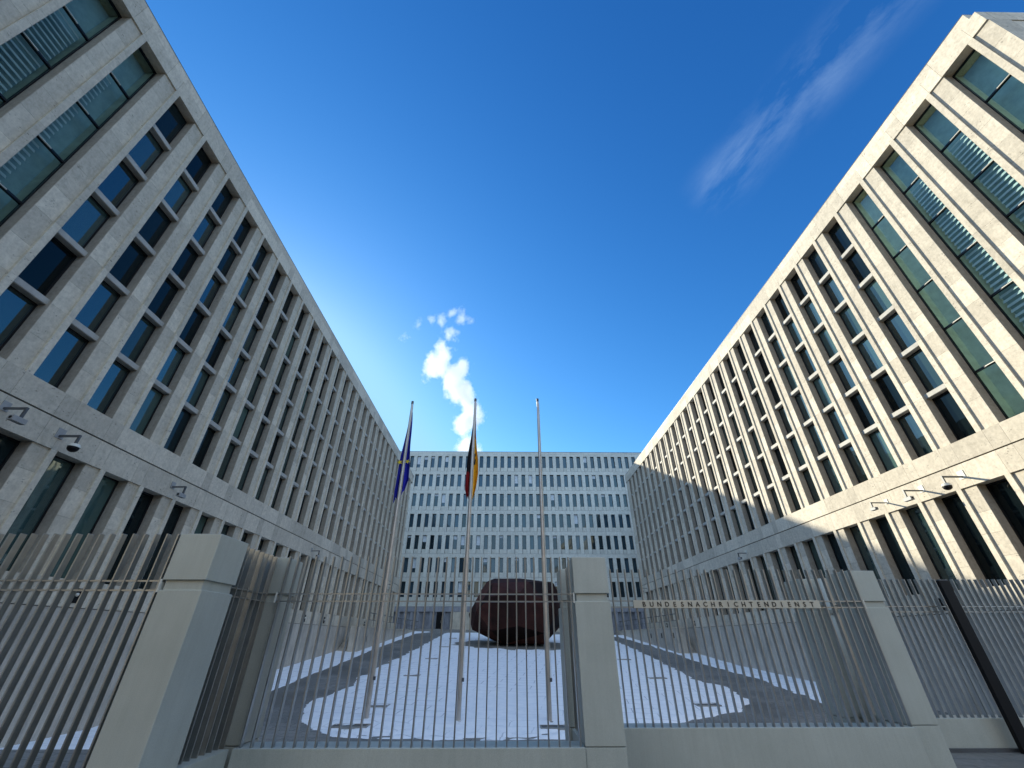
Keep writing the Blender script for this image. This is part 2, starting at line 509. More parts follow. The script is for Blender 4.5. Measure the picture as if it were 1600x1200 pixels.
def thing(name, label, cat, loc=(0, 0, 0), group=None):
    o = bpy.data.objects.new(name, None)
    COL.objects.link(o); o.location = loc
    o.empty_display_size = 0.2
    o['label'] = label; o['category'] = cat
    if group: o['group'] = group
    return o
def tag(o, label, cat, group=None):
    o['label'] = label; o['category'] = cat
    if group: o['group'] = group
    return o
def struct(o, label=None):
    o['kind'] = 'structure'
    if label: o['label'] = label
    return o

# ------------------------------------------------------------------ ground
STREET = -1.68
def gz(x, y):
    """height of the ground: street, drop behind the fence, then the court rising to the back"""
    if y < 9.7: return STREET
    z = -2.66
    if y < 13.6:
        return STREET + (z - STREET) * (y - 9.7) / 3.9
    if y > 17.9:
        yy = min(y, 70)
        z += 0.0745 * (yy - 17.9) - 0.02 * (min(max(x, -14), 18) + 14) * min(1, (yy - 17.9) / 20)
    return z
def build_ground():
    xs = [-900, -400, -150, -60, -30] + [x for x in np.arange(-16, 21, 2.0)] + [35, 60, 150, 400, 900]
    ys = [-900, -300, -100, -40, -10, 9.7, 11, 12.3, 13.6, 15, 17.9] + [y for y in np.arange(20, 71, 2.5)] + [72, 90, 150, 300, 600, 1500]
    v = [(x, y, gz(x, y)) for y in ys for x in xs]
    nx = len(xs)
    f = [(j * nx + i, j * nx + i + 1, (j + 1) * nx + i + 1, (j + 1) * nx + i) for j in range(len(ys) - 1) for i in range(nx - 1)]
    me = bpy.data.meshes.new('ground'); me.from_pydata(v, [], f); me.materials.append(M['paving'])
    o = bpy.data.objects.new('ground', me); COL.objects.link(o); struct(o)
    b = MB(); b.box(-400, 400, -14, 3.2, STREET - 0.1, STREET + 0.006, M['asphalt'])
    struct(b.build('road'))
build_ground()

def poly_sdf(poly, x, y):
    inside = False; d = 1e9; n = len(poly)
    for i in range(n):
        x1, y1 = poly[i]; x2, y2 = poly[(i + 1) % n]
        if (y1 > y) != (y2 > y) and x < (x2 - x1) * (y - y1) / (y2 - y1) + x1: inside = not inside
        dx, dy = x2 - x1, y2 - y1
        t = max(0, min(1, ((x - x1) * dx + (y - y1) * dy) / (dx * dx + dy * dy)))
        d = min(d, math.hypot(x - x1 - dx * t, y - y1 - dy * t))
    return d if inside else -d
SCULPT_C = (1.0, 50.0)
def snow_sheet(name, poly, step, ragged, label, thick=0.07, front=None, hole=None):
    xs = [p[0] for p in poly]; ys = [p[1] for p in poly]
    X = np.arange(min(xs) - 0.8, max(xs) + 0.8, step)
    V = []; idx = {}; F = []
    ny0 = min(ys) - 0.8; Y = [ny0]
    while Y[-1] < max(ys) + 0.8:
        Y.append(Y[-1] + step * max(1.0, Y[-1] / 26))
    D = {}
    for j, y in enumerate(Y):
        for i, x in enumerate(X):
            d = poly_sdf(poly, x, y)
            if d < 1.2:
                d += ragged * (noise.fractal(Vector((x * 0.9, y * 0.9, 3.3)), 1.0, 2.0, 5))
            if hole:
                hx, hy, ha, hb = hole
                e = (math.hypot((x - hx) / ha, (y - hy) / hb) - 1) * 2 + 0.5 * noise.noise(Vector((x * 0.8, y * 0.8, 9)))
                d = min(d, e)
            if front and y < front + 3.5:
                k = max(0, (front + 3.5 - y) / 3.5)
                d = min(d, 0.45 - k * 0.42 + 0.5 * noise.fractal(Vector((x * 1.4, y * 3.2, 8.1)), 0.9, 2.1, 5))
            D[i, j] = d
            if d > -0.35:
                h = min(thick, max(-0.05, d * 0.28 + 0.012 * noise.noise(Vector((x * 3, y * 3, 0)))))
                h += 0.02 * noise.noise(Vector((x * 0.5, y * 0.5, 5))) if d > 0.3 else 0
                idx[i, j] = len(V); V.append((x, y, gz(x, y) + h + 0.004))
    for j in range(len(Y) - 1):
        for i in range(len(X) - 1):
            q = [(i, j), (i + 1, j), (i + 1, j + 1), (i, j + 1)]
            if all(k in idx for k in q) and max(D[k] for k in q) > -0.02:
                F.append(tuple(idx[k] for k in q))
    me = bpy.data.meshes.new(name); me.from_pydata(V, [], F); me.materials.append(M['snow'])
    me.polygons.foreach_set('use_smooth', [True] * len(F))
    o = bpy.data.objects.new(name, me); COL.objects.link(o)
    o['kind'] = 'structure'; o['label'] = label
    return o
ISLAND = [(-5.2, 16.9), (-7.4, 19.0), (-8.1, 21), (-8.4, 23.4), (-8.0, 25.3), (-8.2, 29), (-8.35, 33.6), (-8.0, 45), (-7.9, 55), (-7.8, 62.5), (-3.4, 64),
          (8, 64), (12.5, 60), (12.9, 56.5), (12.65, 44.2), (12.3, 38.8), (11.8, 33.8), (11.1, 28.4), (11.8, 27.0), (10.9, 22.8), (9.5, 21.0), (7.5, 19.6), (4.7, 18.3), (2.2, 16.6), (-1.7, 16.4)]
snow_sheet('snow_field', ISLAND, 0.16, 0.30, 'wide snow field across the middle of the court', 0.07, front=16.2, hole=(1.2, 49.8, 6.6, 4.6))
snow_sheet('snow_strip', [(-14.4, 12.8), (-11.9, 13.4), (-11.75, 15.5), (-11.25, 22.9), (-11.35, 27), (-11.4, 33.2), (-11.6, 42.8), (-11.35, 61), (-9.8, 64), (-14.4, 64)], 0.2, 0.12,
           'snow strip along the foot of the left wing', 0.06)
snow_sheet('snow_strip', [(18.2, 21.8), (14.05, 22.4), (14.6, 25.4), (15.12, 28.4), (15.39, 34.7), (15.7, 47.4), (15.0, 62), (13.2, 65.5), (18.2, 66)], 0.2, 0.35,
           'snow strip along the foot of the right wing', 0.06)

# ------------------------------------------------------------------ the two wings
Z_ROOF, Z_CORN, Z_HEAD, Z_SILL, Z_GRV, Z_BHEAD, Z_PL, Z_PLB = 20.77, 20.33, 19.57, 6.60, 5.82, 4.95, 1.60, 0.83
FL = 2.15
LEVELS = [8.68 + FL * k for k in range(5)]       # undersides of the beams
BH = 0.21
def wing(side, Wx, y0, y1, nears, curtain, label, name, thick_end):
    """side -1: facade faces +x.  d is depth behind the facade plane"""
    root = thing(name, label, 'office building', (side * Wx, y0, STREET))
    X = lambda d: side * (Wx + d)
    def bx(mb, d0, d1, ya, yb, za, zb, m):
        mb.box(X(d0), X(d1), ya, yb, za, zb, m)
    st = M['stone']
    OW = 1.10; NS = 0.20; GD = 0.44
    gap = 0.004
    # core of the building
    b = MB(); bx(b, 0.95, thick_end, y0 + 0.6, y1, STREET - 3, Z_HEAD + 0.3, M['concrete']); b.build('core_wall', root)
    b = MB(); bx(b, 0.0, thick_end, y0 + 0.0, y1, Z_ROOF - 0.25, Z_ROOF - 0.12, M['roof'])
    # keep the roof deck behind the parapet
    b = MB(); bx(b, 0.4, thick_end, y0 + 0.4, y1 - 0.01, Z_HEAD + 0.35, Z_ROOF - 0.3, M['roof']); b.build('roof', root)
    # slab courses
    cuts = [y0]
    for n in nears:
        cuts += [n - NS, n + OW]
    cuts = [c for c in cuts if c > y0 + 0.02] ; cuts = [y0] + cuts
    if cuts[-1] < y1: cuts.append(y1)
    def course(mb, za, zb, d0, d1, every=1, off=0):
        cc = cuts[::every] if every > 1 else cuts
        if cc[-1] != y1: cc = cc + [y1]
        for a, c in zip(cc[:-1], cc[1:]):
            if c - a > 0.05:
                bx(mb, d0, d1, a + gap, c - gap, za, zb, st)
    b = MB(); course(b, Z_HEAD, Z_CORN - 0.006, 0.0, 0.38); bx(b, 0.012, 0.94, y0 + 0.02, y1 - 0.02, Z_HEAD + 0.01, Z_CORN - 0.012, M['stone']); b.build('cornice', root)
    b = MB(); course(b, Z_CORN, Z_ROOF, 0.012, 0.36, 2) if True else 0
    b2 = MB()
    cc = [y0 + 0.22] + [c for c in cuts[::2] if c > y0 + 0.5] + [y1]
    for a, c in zip(cc[:-1], cc[1:]): bx(b2, 0.012, 0.36, a + gap, c - gap, Z_CORN, Z_ROOF, st)
    bx(b2, 0.004, 0.37, y0 + 0.22, y1, Z_ROOF, Z_ROOF + 0.03, M['dark_metal'])
    b2.build('parapet', root)
    b = MB()
    course(b, Z_GRV + 0.025, Z_SILL, 0.0, 0.5); course(b, Z_BHEAD, Z_GRV - 0.025, 0.0, 0.5)
    bx(b, 0.05, 0.9, y0 + 0.02, y1 - 0.02, Z_BHEAD + 0.01, Z_SILL - 0.01, M['joint']); b.build('belt_course', root)
    b = MB(); course(b, Z_PLB + 0.012, Z_PL, -0.02, 0.5); bx(b, 0.05, 0.92, y0 + 0.02, y1 - 0.02, Z_PLB, Z_PL - 0.01, M['joint']); b.build('plinth', root)
    b = MB()
    for k in range(int((y1 - y0) / 3.6) + 1):
        a = y0 + 3.6 * k
        bx(b, 0.0, 0.9, a + 0.006, min(a + 3.6, y1) - 0.006, STREET - 3, Z_PLB - 0.012, M['concrete'])
    bx(b, 0.03, 0.93, y0 + 0.02, y1 - 0.02, STREET - 2.9, Z_PLB - 0.02, M['joint'])
    b.build('base_wall', root)
    # piers
    gaps = [(y0, nears[0])] + [(n + OW, m) for n, m in zip(nears[:-1], nears[1:])] + [(nears[-1] + OW, y1)]
    for (ya, yb) in gaps:
        if yb - ya < 0.1: continue
        for (za, zb, nm) in ((Z_SILL, Z_HEAD, 'pier'), (Z_PL, Z_BHEAD, 'base_pier')):
            b = MB()
            last = yb >= y1
            ys = yb - NS if not last else yb
            nseg = 6 if nm == 'pier' else 2
            h = (zb - za) / nseg
            for k in range(nseg):
                z0_, z1_ = za + h * k, za + h * (k + 1)
                zm = z0_ + h * (0.5 + 0.06 * math.sin(k * 2.1 + ya))
                for (p, q) in ((z0_, zm), (zm, z1_)):
                    bx(b, 0.065, 0.9, ya, ys, p + 0.003, q - 0.003, st)
                if not last:
                    bx(b, 0.0, 0.9, ys + 0.003, yb, z0_ + 0.003, z1_ - 0.003, st)
            if ya > y0 + 0.1: bx(b, 0.075, GD, ya - 0.012, ya - 0.001, za + 0.002, zb - 0.002, M['reveal_shade'])  # thin jamb lining added to carry the painted shade
            if not last: bx(b, 0.012, GD, yb + 0.001, yb + 0.012, za + 0.002, zb - 0.002, M['reveal_shade'])
            bx(b, 0.075, 0.88, ya + 0.01, yb - 0.012, za + 0.001, zb - 0.001, M['joint'])
            b.build(nm, root)
    # windows
    cells = []
    for n in nears:
        zt = [Z_SILL] + [z + BH for z in LEVELS]; zb_ = LEVELS + [Z_HEAD]
        for k in range(6):
            cells.append((n, k, zt[k] if k else Z_SILL, zb_[k]))
        cells.append((n, -1, Z_PL, Z_BHEAD))
    def visible_rank(c):
        return math.hypot(c[0] + 0.5, 14) + (6 if c[1] == -1 else 0) + (200 if c[0] < 3.0 else 0)
    cells.sort(key=visible_rank)
    rest = MB(); restf = MB()
    for i, (n, k, za, zb) in enumerate(cells):
        cur = n in curtain and k >= 0
        pane, fr, bm = MB(), MB(), MB()
        ya, yb = n, n + OW
        fw = 0.045
        if cur:
            za2 = za - (BH if k > 0 else 0) + (0.0 if k == 0 else 0.10)
            zb2 = zb + (0.10 if k < 5 else 0)
            # clear outer pane in dark frame, cavity with slats and inner panel
            pane.quad([(X(GD), ya + fw, za2 + 0.03), (X(GD), yb - fw, za2 + 0.03), (X(GD), yb - fw, zb2 - 0.04), (X(GD), ya + fw, zb2 - 0.04)], M['clear'])
            for (a, c, e, f) in ((ya, ya + fw, za2, zb2), (yb - fw, yb, za2, zb2), (ya + fw, yb - fw, za2, za2 + 0.03), (ya + fw, yb - fw, zb2 - 0.04, zb2)):
                bx(fr, GD - 0.04, GD + 0.05, a, c, e, f, M['frame'])
            w = pane.build('window', root)
            fr.build('frame', w)
            ip = MB()
            bx(ip, 0.86, 0.90, ya + 0.01, yb - 0.01, za2, zb2, M['inner_dark'] if curtain[n] else M['inner'])
            bx(ip, GD + 0.055, 0.855, yb - 0.03, yb - 0.002, za2, zb2, M['inner'])
            bx(ip, GD + 0.055, 0.855, ya + 0.002, ya + 0.03, za2, zb2, M['inner'])
            ip.build('inner_panel', w)
            if k < 5:
                cp = MB()
                bx(cp, GD - 0.075, GD - 0.041, ya + 0.05, ya + 0.60, zb2 - 0.03, zb2 - 0.005, M['cam_light'])
                cp.build('transom_cap', w)
            if curtain[n] in (1, 2) and k < 5:
                sb = MB(); z = za2 + 0.12
                y_far = yb - 0.14 if curtain[n] == 1 else ya + 0.5
                while z < zb2 - 0.1:
                    d0, d1 = GD + 0.10, GD + 0.16
                    sb.quad([(X(d0), ya + 0.06, z), (X(d0), y_far, z), (X(d1), y_far, z + 0.13), (X(d1), ya + 0.06, z + 0.13)], M['slat'])
                    sb.quad([(X(d0 + 0.01), ya + 0.06, z), (X(d0 + 0.01), y_far, z), (X(d1 + 0.01), y_far, z + 0.13), (X(d1 + 0.01), ya + 0.06, z + 0.13)], M['slat'])
                    z += 0.225
                sb.build('blind', w)
            continue
        tilt = random.uniform(-0.006, 0.006); tz = random.uniform(-0.008, 0.008)
        P = pane if i < 100 else rest
        Fm = fr if i < 100 else restf
        P.quad([(X(GD + tilt), ya + fw, za + 0.03), (X(GD - tilt), yb - fw, za + 0.03), (X(GD - tilt + tz), yb - fw, zb - 0.03), (X(GD + tilt + tz), ya + fw, zb - 0.03)], M[random.choice(('glass', 'glass', 'glass_b', 'glass_c'))] if k < 5 else M['glass_b'])  # top row always dark: its dim reflection is put into the glass
        for (a, c, e, f) in ((ya, ya + fw, za, zb), (yb - fw - 0.03, yb, za, zb), (ya + fw, yb - fw, za, za + 0.05), (ya + fw, yb - fw, zb - 0.05, zb)):
            bx(Fm, GD - 0.03, GD + 0.06, a, c, e, f, M['frame'])
        beam_done = False
        if 0 <= k < 5:
            Bm = bm if i < 100 else restf
            # precast beam with a rounded outer lower edge
            d0, d1 = 0.17, GD + 0.05
            za_, zb_2 = zb, zb + BH
            prof = [(d1, za_ + 0.002), (d0 + 0.02, za_ + 0.002), (d0, za_ + 0.02), (d0, zb_2 - 0.008), (d0 + 0.008, zb_2), (d1, zb_2)]
            i0 = len(Bm.v); kk = Bm.mat(M['beam'])
            yl, yr = ya + 0.004, yb - 0.004
            for yy in (yl, yr):
                for (d, z) in prof: Bm.v.append((X(d), yy, z))
            npf = len(prof)
            for q in range(npf):
                Bm.f.append((i0 + q, i0 + (q + 1) % npf, i0 + npf + (q + 1) % npf, i0 + npf + q)); Bm.mi.append(kk)
            Bm.f.append(tuple(i0 + q for q in range(npf))); Bm.mi.append(kk)
            Bm.f.append(tuple(i0 + npf + q for q in reversed(range(npf)))); Bm.mi.append(kk)
            beam_done = Bm is bm
        if i < 100:
            w = pane.build('window', root)
            fr.build('frame', w)
            if beam_done: bm.build('sill_beam', w)
    ro = rest.build('window', root, kind='stuff')
    restf.build('frame', ro)
    # near end facade towards the street: slabs and window openings in the same order
    b = MB()
    for z0_, z1_ in ((Z_PLB, Z_PL), (Z_BHEAD, Z_GRV - 0.02), (Z_GRV + 0.02, Z_SILL), (Z_HEAD, Z_CORN - 0.006)):
        d = 0.0
        while d < thick_end - 0.4:
            bx(b, d + gap + (0.39 if d == 0 else 0), d + 1.2 - gap, y0, y0 + 0.3, z0_, z1_, st); d += 1.2
    d = 0.92
    while d < thick_end - 1:
        bx(b, d, d + 0.75, y0 + 0.03, y0 + 0.55, Z_SILL, Z_HEAD, st)
        bx(b, d, d + 0.75, y0 + 0.03, y0 + 0.55, Z_PL, Z_BHEAD, st)
        d += 1.85
    bx(b, 0.96, thick_end, y0 + 0.32, y0 + 0.59, STREET - 2.9, Z_CORN - 0.1, M['frame'])
    bx(b, 0.4, thick_end, y0 + 0.0, y0 + 0.31, STREET - 2.9, Z_PLB - 0.01, M['concrete'])
    b.build('street_wall', root)
    return root, X

NL = [-2.3, -0.5, 1.3, 3.1, 4.82, 6.6, 8.48, 10.30, 12.12, 13.93]
while NL[-1] < 57: NL.append(NL[-1] + 1.79)
NR = [6.28, 8.16, 10.06, 11.98, 13.88, 15.72]
while NR[-1] < 56.5: NR.append(NR[-1] + 1.787)
wl, XL = wing(-1, 14.0, -4.2, 59.3, NL, {-2.3: 1, -0.5: 1, 1.3: 1, 3.1: 1, 4.82: 1, 6.6: 2}, 'long grey limestone office wing in shade on the left side of the court', 'office_wing', 14)
wr, XR = wing(1, 17.75, 5.53, 59.3, NR, {6.28: 3, 8.16: 1, 10.06: 1, 11.98: 0}, 'long limestone office wing on the right, its upper floors lit by the sun', 'office_wing', 15)

# recessed lights in the plinths
def niche_lights(root, X, ys, z=1.17, sgn=1):
    for y in ys:
        b = MB()
        b.box(X(-0.045), X(-0.021), y - 0.13, y + 0.13, z - 0.21, z + 0.21, M['black'])
        o = b.build('wall_light', root)
        c = MB(); c.ball((X(-0.06), y, z + 0.03), 0.055, M['cam_light']); c.build('bulb', o)
niche_lights(wl, XL, [15.1, 18.7, 22.2, 25.8, 29.4, 32.9, 36.5, 40.0, 47.0])
niche_lights(wr, XR, [18.7, 22.4, 26.1, 29.8, 33.4, 37.0, 44.2, 51.9])

# ------------------------------------------------------------------ block closing the court
def far_block():
    root = thing('office_block', 'tall pale office block closing the far end of the court, rows of narrow blue windows', 'office building', (0, 70, 1.0))
    Y = 70.0; x0, x1 = -41.0, 38.0
    ZT = 28.85
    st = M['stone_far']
    PIT = 1.25; WW = 0.66
    ncol = int((x1 - x0) / PIT)
    cols = [-17.70 + 0.30 + PIT * k for k in range(-18, 44)]
    cols = [c for c in cols if c > x0 and c + WW < x1]
    rows = [(28.02 - 3.43 * k) for k in range(7)]
    b = MB()
    # bands: from spandrel foot of one storey to the window head of the next
    zs = [ZT]
    for r_ in rows:
        zs += [r_, r_ - 2.82]
    edges = []
    for k in range(0, len(zs) - 1, 2): edges.append((zs[k + 1], zs[k]))
    edges.append((4.05, zs[-1]))
    for i, (a, c) in enumerate(edges):
        bw = MB()
        x = x0
        while x < x1:
            w = PIT * 2
            if i == 0 or i == len(edges) - 1:
                mid = (a + c) / 2
                bw.box(x + .004, min(x + w, x1) - .004, Y, Y + 0.5, a, mid - 0.004, st)
                bw.box(x + .004, min(x + w, x1) - .004, Y, Y + 0.5, mid + 0.004, c, st)
            else:
                bw.box(x + .006, min(x + w, x1) - .006, Y, Y + 0.3, a, c - 0.02, st)
            x += w
        bw.box(x0, x1, Y + 0.02, Y + 0.5, a + .002, c - 0.002, M['joint'])
        bw.build('band', root)
    pr = MB(); sp = pr
    for r_ in rows:
        prev = x0
        for c in cols + [x1]:
            if c - prev > 0.05:
                pr.box(prev + 0.001, c - 0.001, Y, Y + 0.5, r_ - 2.816, r_ - 0.004, st)
            if c != x1:
                sp.box(c + 0.06, c + WW, Y + 0.12, Y + 0.5, r_ - 2.816, r_ - 2.14, st); sp.box(c, c + 0.06, Y + 0.4, Y + 0.5, r_ - 2.816, r_ - 2.14, M['joint'])  # dark-backed slot at the left stands in for recess shade
            prev = c + WW
    pr.build('wall', root)
    cells = [(math.hypot(c - 3, (r_ - 9) * 1.2), c, r_) for r_ in rows for c in cols if -18.2 < c < 25] 
    cells.sort()
    others = [(0, c, r_) for r_ in rows for c in cols if not (-18.2 < c < 25)]
    rest = MB(); rf = MB()
    for i, (_, c, r_) in enumerate(cells + others):
        p = MB() if i < 100 else rest; f = MB() if i < 100 else rf
        t1 = random.uniform(-.012, .012); t2 = random.uniform(-.03, .03)
        za, zb = r_ - 2.13, r_ - 0.01
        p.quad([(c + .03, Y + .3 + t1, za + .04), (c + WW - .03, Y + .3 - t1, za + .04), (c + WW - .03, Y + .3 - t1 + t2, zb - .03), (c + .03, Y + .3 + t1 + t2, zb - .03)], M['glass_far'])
        for (a, e, g, h) in ((c, c + .035, za, zb), (c + WW - .035, c + WW, za, zb), (c + .035, c + WW - .035, za, za + .045), (c + .035, c + WW - .035, zb - .035, zb)):
            f.box(a, e, Y + .25, Y + .36, g, h, M['frame'])
        if random.random() < 0.16:
            hgt = random.choice((.35, .6, 1.0, 1.5))
            f.box(c + .05, c + WW - .05, Y + .262, Y + .266, zb - hgt, zb - .04, M['slat'])
        if i < 100:
            w = p.build('window', root); f.build('frame', w)
    ro = rest.build('window', root, kind='stuff'); rf.build('frame', ro)
    b = MB(); b.box(x0, x1, Y + 0.51, Y + 16, -3, ZT - 0.02, M['stone_far']); b.build('core_wall', root)
    b = MB(); b.box(x0, x1, Y - 0.02, Y + 0.52, ZT, ZT + 0.06, M['dark_metal']); b.build('roof_edge', root)
    # ground floor: set-back bays in blue grey, smooth beige panels in the middle
    g = MB()
    g.box(x0, x1, Y + 0.02, Y + 0.5, 3.35, 4.04, M['blue_grey'])
    x = -20.0
    while x < 30:
        if not (-8.7 < x < 12.5):
            g.box(x, x + 0.34, Y + 0.05, Y + 0.5, -2, 3.345, M['blue_grey'])
        x += 0.96
    g.box(x0, -8.3, Y + 0.3, Y + 0.51, -2, 3.345, M['blue_grey'])
    g.box(12.5, x1, Y + 0.3, Y + 0.51, -2, 3.345, M['blue_grey'])
    g.build('ground_floor_wall', root)
    g = MB()
    x = -8.2
    while x < 12.4:
        w = random.choice((0.8, 1.1, 1.3))
        g.box(x + .008, min(x + w, 12.45) - .008, Y - 0.25 + random.uniform(0, .02), Y + 0.01, -2, 3.3, M['beige'])
        x += w
    g.build('entrance_wall', root)
    g = MB(); g.box(-10.3, -9.45, Y - 0.02, Y + 0.04, 0.9, 3.3, M['black']); d = g.build('door', root)
    g = MB(); g.box(-9.6, -9.56, Y - 0.07, Y - 0.021, 1.9, 2.2, M['bar']); g.build('handle', d)
    return root
far_block()

# ------------------------------------------------------------------ houses across the street, behind the viewer
def street_house(x0, x1, h, col, label):
    m = plain('house_render', col, 0.85, scale=0.6)
    Y = -27.0
    root = thing('street_house', label, 'house', ((x0 + x1) / 2, Y, STREET))
    b = MB(); zs = STREET; st = 3.6; n = int(h / st)
    nw = int((x1 - x0) / 2.9); pit = (x1 - x0) / nw
    b.box(x0, x1, Y - 12, Y - 0.3, STREET, STREET + n * st + 0.6, m)
    for k in range(n):
        z0 = STREET + k * st
        b.box(x0, x1, Y - 0.299, Y, z0 + (0.9 + 1.75), z0 + st + (0.9 if k < n - 1 else 0.6), m)
        if k == 0: b.box(x0, x1, Y - 0.299, Y, z0, z0 + 0.9, m)
        for j in range(nw + 1):
            a = x0 + j * pit - (pit - 1.3) / 2; c = a + pit - 1.3
            b.box(max(a, x0), min(c, x1), Y - 0.299, Y - 0.001, z0 + 0.9, z0 + 2.65, m)
    b.build('wall', root)
    w = MB()
    for k in range(n):
        for j in range(nw):
            a = x0 + j * pit + (pit - 1.3) / 2
            w = MB(); w.box(a, a + 1.3, Y - 0.298, Y - 0.22, STREET + k * st + 0.9, STREET + k * st + 2.65, M['glass_far']); w.build('window', root)
    c = MB(); c.box(x0 - .0, x1 + .0, Y - 12.3, Y + 0.35, STREET + n * st + 0.6, STREET + n * st + 0.9, M['dark_metal']); c.build('roof', root)
street_house(-62, -34, 19, (0.34, 0.27, 0.19), 'ochre house across the street at the far left, behind the viewer')
street_house(-33.5, -8, 22, (0.42, 0.37, 0.30), 'cream house across the street, left behind the viewer')
street_house(-7.5, 16, 19, (0.42, 0.35, 0.26), 'sand coloured house across the street, straight behind the viewer')
street_house(16.5, 44, 22, (0.36, 0.31, 0.26), 'pale brown house across the street, right behind the viewer')

# ------------------------------------------------------------------ terraces, stairs and handrails at the foot of the wings
def terrace(side, xi, xo, y0, label, cat='terrace wall'):
    root = thing('terrace_wall', label, cat, (side * xi, y0, gz(side * xi, y0)))
    b = MB()
    y = y0
    while y < 69.5:
        b.box(side * xi, side * xo, y + (0.0 if y == y0 else .006), min(y + 3.4, 69.6) - .006, -3, 0.815, M['concrete']); y += 3.4
    b.build('wall', root)
    c = MB(); c.box(side * (xi - .03), side * (xo + .0), y0 - .02, 69.6, 0.82, 0.88, M['stone']); c.build('coping', root)
    return root
def stairs(side, xi, xo, y0, z0, label):
    root = thing('stairs', label, 'stairs', (side * xi, y0, z0))
    n = 10
    for k in range(n):
        b = MB(); b.box(side * xi, side * xo, y0 + 0.3 * k, y0 + 0.3 * n + 0.3, z0 + 0.18 * k + .002, z0 + 0.18 * (k + 1), M['concrete'])
        b.build('step', root)
    return root
terrace(-1, 12.25, 13.05, 40.3, 'long concrete terrace wall at the foot of the left wing')
stairs(-1, 13.06, 13.96, 40.6, -1.0, 'concrete stairs between left wing and terrace wall')
terrace(1, 16.0, 16.85, 44.8, 'long concrete terrace wall at the foot of the right wing')
stairs(1, 16.86, 17.72, 45.1, -1.3, 'concrete stairs between right wing and terrace wall')
b = MB(); b.box(-13.05, -13.99, 43.95, 69.6, 0.70, 0.80, M['concrete']); tag(b.build('terrace', origin=(-13.5, 55, .8)), 'narrow raised terrace deck behind the left terrace wall', 'terrace')
b = MB(); b.box(16.86, 17.74, 48.5, 69.6, 0.40, 0.50, M['concrete']); tag(b.build('terrace', origin=(17.3, 55, .5)), 'narrow raised terrace deck behind the right terrace wall', 'terrace')
def handrail(x, y0, y1, z0, z1, label):
    root = thing('handrail', label, 'handrail', (x, y0, z0))
    b = MB(); b.tube((x, y0, z1), (x, y1, z1), .035, .035, M['dark_metal'], 8); b.tube((x, y0, (z0 + z1) / 2), (x, y1, (z0 + z1) / 2), .02, .02, M['dark_metal'], 6); b.build('rail', root)
    y = y0
    while y <= y1:
        b = MB(); b.tube((x, y, z0), (x, y, z1), .022, .022, M['dark_metal'], 6); b.build('post', root); y += 1.7
handrail(-12.6, 43.6, 68.5, 0.88, 2.0, 'dark handrail on top of the left terrace wall')
handrail(16.4, 45.2, 68.5, 0.88, 2.0, 'dark handrail on top of the right terrace wall')
for y in (42.0, 45.5, 49.0, 52.6):
    b = MB(); b.box(15.97, 16.0, y - .12, y + .12, 0.0, .42, M['black']); b.build('wall_light', [o for o in COL.objects if o.name == 'terrace_wall.001'][0]) if y > 45 else None
b = MB(); b.box(-12.22, -12.25, 42.3, 42.55, -0.3, .15, M['black']); b.build('wall_light', bpy.data.objects['terrace_wall'])

# ------------------------------------------------------------------ fence
ZTOP, ZB = 1.05, -1.15
def fence_panel(x0, x1, y, label, zb=ZB, first=None, pitch=0.1315, along='x', xfix=0, rails_to=None):
    root = thing('fence_panel', label, 'fence', ((x0 + x1) / 2, y, zb) if along == 'x' else (xfix, (x0 + x1) / 2, zb), None)
    p = first if first is not None else x0 + pitch / 2
    n = 0
    base = None
    while p < x1 - 0.02:
        b = MB()
        if along == 'x': b.box(p - .008, p + .008, y, y + .07, zb - .05, ZTOP, M['bar'])
        else: b.box(xfix - .035, xfix + .035, p - .009, p + .009, zb - .05, ZTOP, M['bar'])
        b.build('bar', root, bevel=0.002); p += pitch; n += 1
    for z in (0.545, 0.45):
        b = MB()
        if along == 'x': b.box(x0, x1, y + .012, y + .055, z - .008, z + .008, M['bar'])
        else: b.box(xfix - .02, xfix + .02, x0, x1, z - .008, z + .008, M['bar'])
        b.build('rail', root)
    for e in ((x0 + .012, x1 - .012) if along == 'x' else ()):
        b = MB(); b.box(e - .011, e + .011, y + .001, y + .068, 0.43, 0.565, M['cam_light']); b.build('bracket', root)
    return root
def pillar(x0, x1, y0, y1, label, zb=ZB, foot=STREET):
    root = thing('fence_pillar', label, 'pillar', ((x0 + x1) / 2, (y0 + y1) / 2, foot))
    b = MB(); b.box(x0, x1, y0, y1, 0.555, ZTOP, M['steel']); b.build('cap', root, bevel=0.006)
    b = MB(); b.box(x0 + .03, x1 - .03, y0 + .03, y1 - .03, 0.456, 0.554, M['steel']); b.build('neck', root)
    b = MB(); b.box(x0, x1, y0, y1, zb + .004, 0.455, M['steel']); b.build('shaft', root, bevel=0.006)
    b = MB(); b.box(x0 + .002, x1 - .002, y0 + .002, y1 - .002, foot - .05, zb - .004, M['steel']); b.build('base', root, bevel=0.004)
    return root
pillar(-3.85, -3.37, 5.10, 5.70, 'wide steel pillar in front of the left fence panel, nearest to the viewer')
pillar(1.00, 1.51, 6.67, 7.25, 'steel pillar between the middle and the right fence panel')
pillar(6.24, 6.74, 8.10, 8.70, 'steel pillar right of the lettered band')
pillar(-3.84, -3.33, 6.78, 7.30, 'dark steel pillar behind the nearest pillar at the left')
pillar(0.96, 1.45, 7.96, 8.5, 'narrowly visible dark steel pillar behind the middle pillar')
pillar(6.13, 6.68, 9.35, 9.9, 'dark steel pillar behind the bars, left of the right pillar', zb=-1.225)
fence_panel(-9.6, -3.85, 5.10, 'steel bar fence panel left of the nearest pillar', zb=-1.2)
fence_panel(-3.33, 1.00, 6.67, 'steel bar fence panel in front of the flagpoles, between left and middle pillars')
